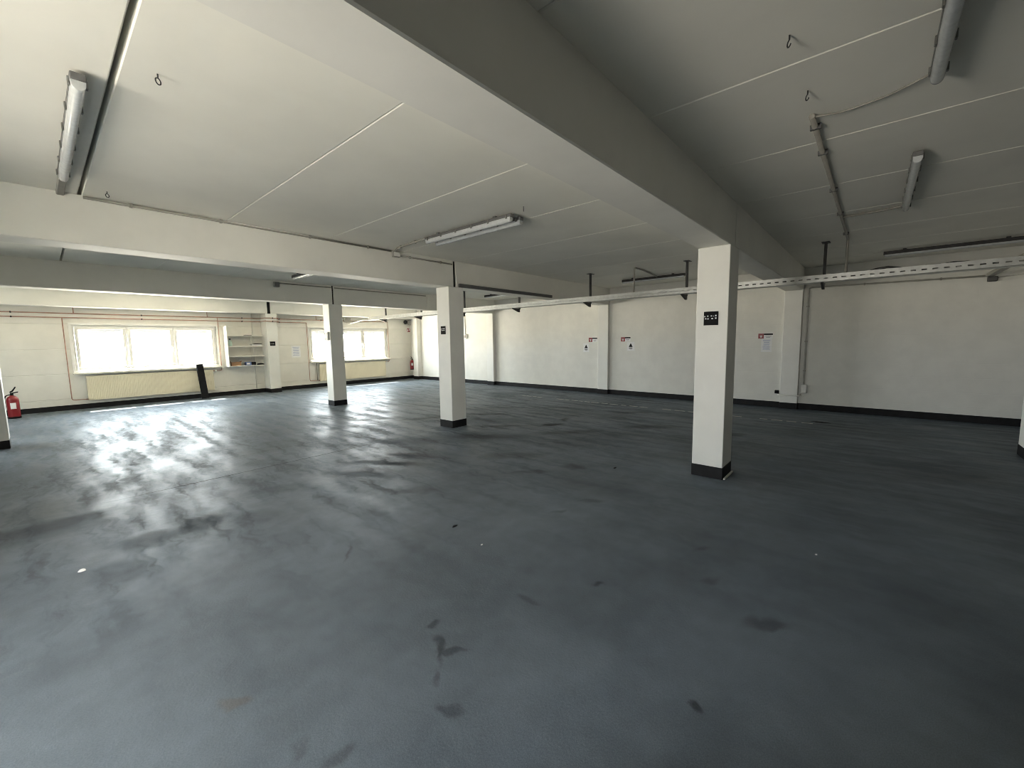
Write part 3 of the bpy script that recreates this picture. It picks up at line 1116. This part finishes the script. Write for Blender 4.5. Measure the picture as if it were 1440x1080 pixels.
conduit('foot_cable', 'white cable trunking wrapped round the foot of the nearest wall pilaster',
        [[(XR - .02, 1.49, .285), (PX - .014, 1.462, .285), (PX - .014, 1.10, .285), (XR - .02, 1.09, .30)]], .016, m_condw, cat='cable')
# conduit + switch at far right wall
conduit('wall_conduit', 'thin white pipe down the right wall just right of the middle column',
        [[(XR - .015, 11.26, 2.42), (XR - .015, 11.22, 1.74)]], .014, m_condw)
t = thing('wall_switch', 'small switch box on the right wall at the end of a thin pipe', 'switch', (XR, 11.21, 1.68))
obj('box', G().box(XR - .06, XR, 11.13, 11.29, 1.60, 1.76, .008), m_condw, t)
obj('rocker', G().box(XR - .068, XR - .06, 11.16, 11.26, 1.63, 1.73, .003), m_cond, t)
# switch box on column L
t = thing('column_box', 'pale socket box on the side of the column before the window', 'socket', (4.60, 9.91, 1.68))
obj('box', G().box(4.585, 4.627, 9.80, 9.98, 1.58, 1.78, .006), m_condw, t)
obj('cover', G().box(4.579, 4.585, 9.82, 9.96, 1.60, 1.76, .003), m_cond, t)


# ---------------------------------------------------------------- cable tray
TX0, TX1 = 7.51, 7.69
TZ0, TZ1 = 2.275, 2.375
TY0, TY1 = -1.40, 13.02
t = thing('cable_tray', 'long galvanised cable tray hung below the beams across the hall', 'cable tray', (7.6, 6, TZ0))
g = G()
g.box(TX0, TX1, TY0, TY1, TZ0, TZ0 + .004)
obj('tray_base', g, m_zinc, t)
for nm, a, b in (('side_rail', TX0, TX0 + .003), ('side_rail', TX1 - .003, TX1)):
    g = G()
    g.box(a, b, TY0, TY1, TZ0, TZ0 + .042)
    g.box(a, b, TY0, TY1, TZ1 - .042, TZ1)
    yy = TY0
    while yy < TY1 - .1:                    # punched slots leave short webs
        g.box(a, b, yy, yy + .05, TZ0 + .042, TZ1 - .042)
        yy += .10
    g.box(a - (.0 if a > 7.6 else 0), b + .010, TY0, TY1, TZ1, TZ1 + .003)
    obj(nm, g, m_zinc, t)
for yy in (.615, 2.585, 4.545, 6.49, 8.43, 10.35, 12.28):
    g = G()
    g.box(7.72, 7.76, yy - .018, yy + .018, 2.255, ZC - .008, .002)
    g.box(7.66, 7.82, yy - .05, yy + .05, ZC - .008, ZC, .002)
    h = obj('hanger', g, m_dsteel, t)
    g = G()
    g.prism([(7.74, 2.27), (7.48, 2.27), (7.48, 2.255), (7.70, 2.185), (7.74, 2.185)], 'y', yy - .016, yy + .016)
    g.bm.verts.ensure_lookup_table()
    obj('cantilever_arm', g, m_dsteel, h)

random.seed(11)
for k, (off, lab) in enumerate(((.035, 'grey cable lying along the near side of the cable tray'), (.085, 'black cable lying in the middle of the cable tray'), (.135, 'grey cable lying along the far side of the cable tray'))):
    pts = []
    yy = TY0
    while yy < 12.9:
        bulge = .03 * math.exp(-((yy + .2) / .9) ** 2) * (1 + .8 * math.sin(yy * 9 + k * 2)) if yy < 2 else 0
        pts.append((TX0 + off + .012 * math.sin(yy * 2.3 + k), yy, TZ0 + .022 + (.028 if yy < 2 else .0) * (k % 2) + max(0, bulge) * 1.6))
        yy += .12
    o = obj('cable', G().tube(pts, .016, 7), (m_cable, m_cabd, m_cable)[k], loc=(TX0 + off, 0, TZ0))
    tag(o, lab, 'cable', 'cables in the tray')

t = thing('junction_box', 'grey cluster box above the right-hand window where the tray ends', 'junction box', (7.53, 14.40, 2.34))
obj('box', G().box(7.43, 7.63, 14.43, 14.535, 2.27, 2.43, .01), m_cond, t)
g = G()
for k in range(4):
    g.tube(fillet([(7.46 + .04 * k, 14.45, 2.28), (7.46 + .05 * k, 14.40 - .02 * k, 2.20), (7.54 + .03 * k, 14.30, 2.22), (7.58 + .02 * k, 13.6, 2.30), (7.58 + .02 * k, 13.02, 2.30)], .08), .010, 6)
obj('cable', g, m_cond, t)

# ---------------------------------------------------------------- hooks in the ceiling
def hook(x, yy, label, r=.015, ring=True):
    t = thing('ceiling_hook', label, 'hook', (x, yy, ZC), 'ceiling hooks')
    obj('stem', G().tube([(x, yy, ZC), (x, yy, ZC - .02)], .0035, 6), m_dsteel, t)
    n = 18 if ring else 12
    g = G()
    g.tube([(x + r * .8 * math.sin(2 * PI * k / 18), yy + r * .6 * math.sin(2 * PI * k / 18), ZC - .02 - r + r * math.cos(2 * PI * k / 18)) for k in range(n + 1)], .003, 6)
    obj('ring', g, m_dsteel, t)
    return t


hook(.525, 2.80, 'ring hook in the bright ceiling between the upper left light and the big beam')
hook(.535, 5.18, 'tiny ring hook in the ceiling beside the left beam')
hook(3.40, 2.78, 'small ring hook above the pair of middle lights')
hook(2.38, .37, 'dark hook in the right ceiling nearest the top edge', ring=False)
hook(2.96, .36, 'dark hook just above the end of the right ceiling conduit', ring=False)

# ---------------------------------------------------------------- floor line and litter
g = G()
random.seed(7)
yy = 7.25
while yy > .7:
    L = random.uniform(.10, .22)
    if random.random() < .88:
        x = 8.70 + random.uniform(-.006, .006)
        g.box(x - .03, x + .03, yy - L, yy, 0, .0012)
    yy -= L + random.uniform(.03, .10)
o = obj('floor_marking', g, m_mark, loc=(8.7, 4, 0))
tag(o, 'worn broken white line on the floor in front of the right wall', 'floor marking')


def scrap(name, x, yy, label, cat, mat, sx, sy, h, seed):
    random.seed(seed)
    g = G()
    n = 9
    bot = []
    top = []
    for k in range(n):
        a = 2 * PI * k / n
        r = random.uniform(.7, 1.15)
        bot.append(g._vert((x + sx * r * math.cos(a), yy + sy * r * math.sin(a), .0005)))
        top.append(g._vert((x + sx * .7 * r * math.cos(a), yy + sy * .7 * r * math.sin(a), h * random.uniform(.6, 1.2))))
    g.bm.faces.new(bot[::-1])
    g.bm.faces.new(top)
    for k in range(n):
        g.bm.faces.new((bot[k], bot[(k + 1) % n], top[(k + 1) % n], top[k]))
    return tag(obj(name, g, mat, loc=(x, yy, 0)), label, cat)


scrap('dry_leaf', 2.125, 2.50, 'small dark leaf on the floor below the middle column', 'leaf', m_blackp, .035, .012, .008, 1)
scrap('paper_scrap', 2.045, 2.11, 'tiny white scrap on the floor below the dark leaf', 'scrap', m_white, .010, .006, .004, 2)
scrap('paper_scrap', .075, 3.945, 'crumpled white scrap on the floor at the left foreground', 'scrap', m_white, .022, .016, .012, 3)
scrap('paper_scrap', 3.416, .22, 'tiny white scrap on the dark floor at the right foreground', 'scrap', m_white, .009, .008, .004, 4)
scrap('rubber_mat_piece', 8.91, .62, 'flat black strip on the floor near the end of the white line', 'strip', m_blackp, .05, .16, .006, 5)
scrap('dirt_crumb', 4.34, 2.21, 'small black crumb on the floor left of the nearest column', 'crumb', m_blackp, .035, .014, .006, 6)
o = obj('plastic_strip', G().box(4.665, 5.0, 1.108, 1.128, .001, .019, .003), m_condw, loc=(4.83, 1.12, 0))
tag(o, 'short white strip lying at the foot of the nearest column', 'strip')
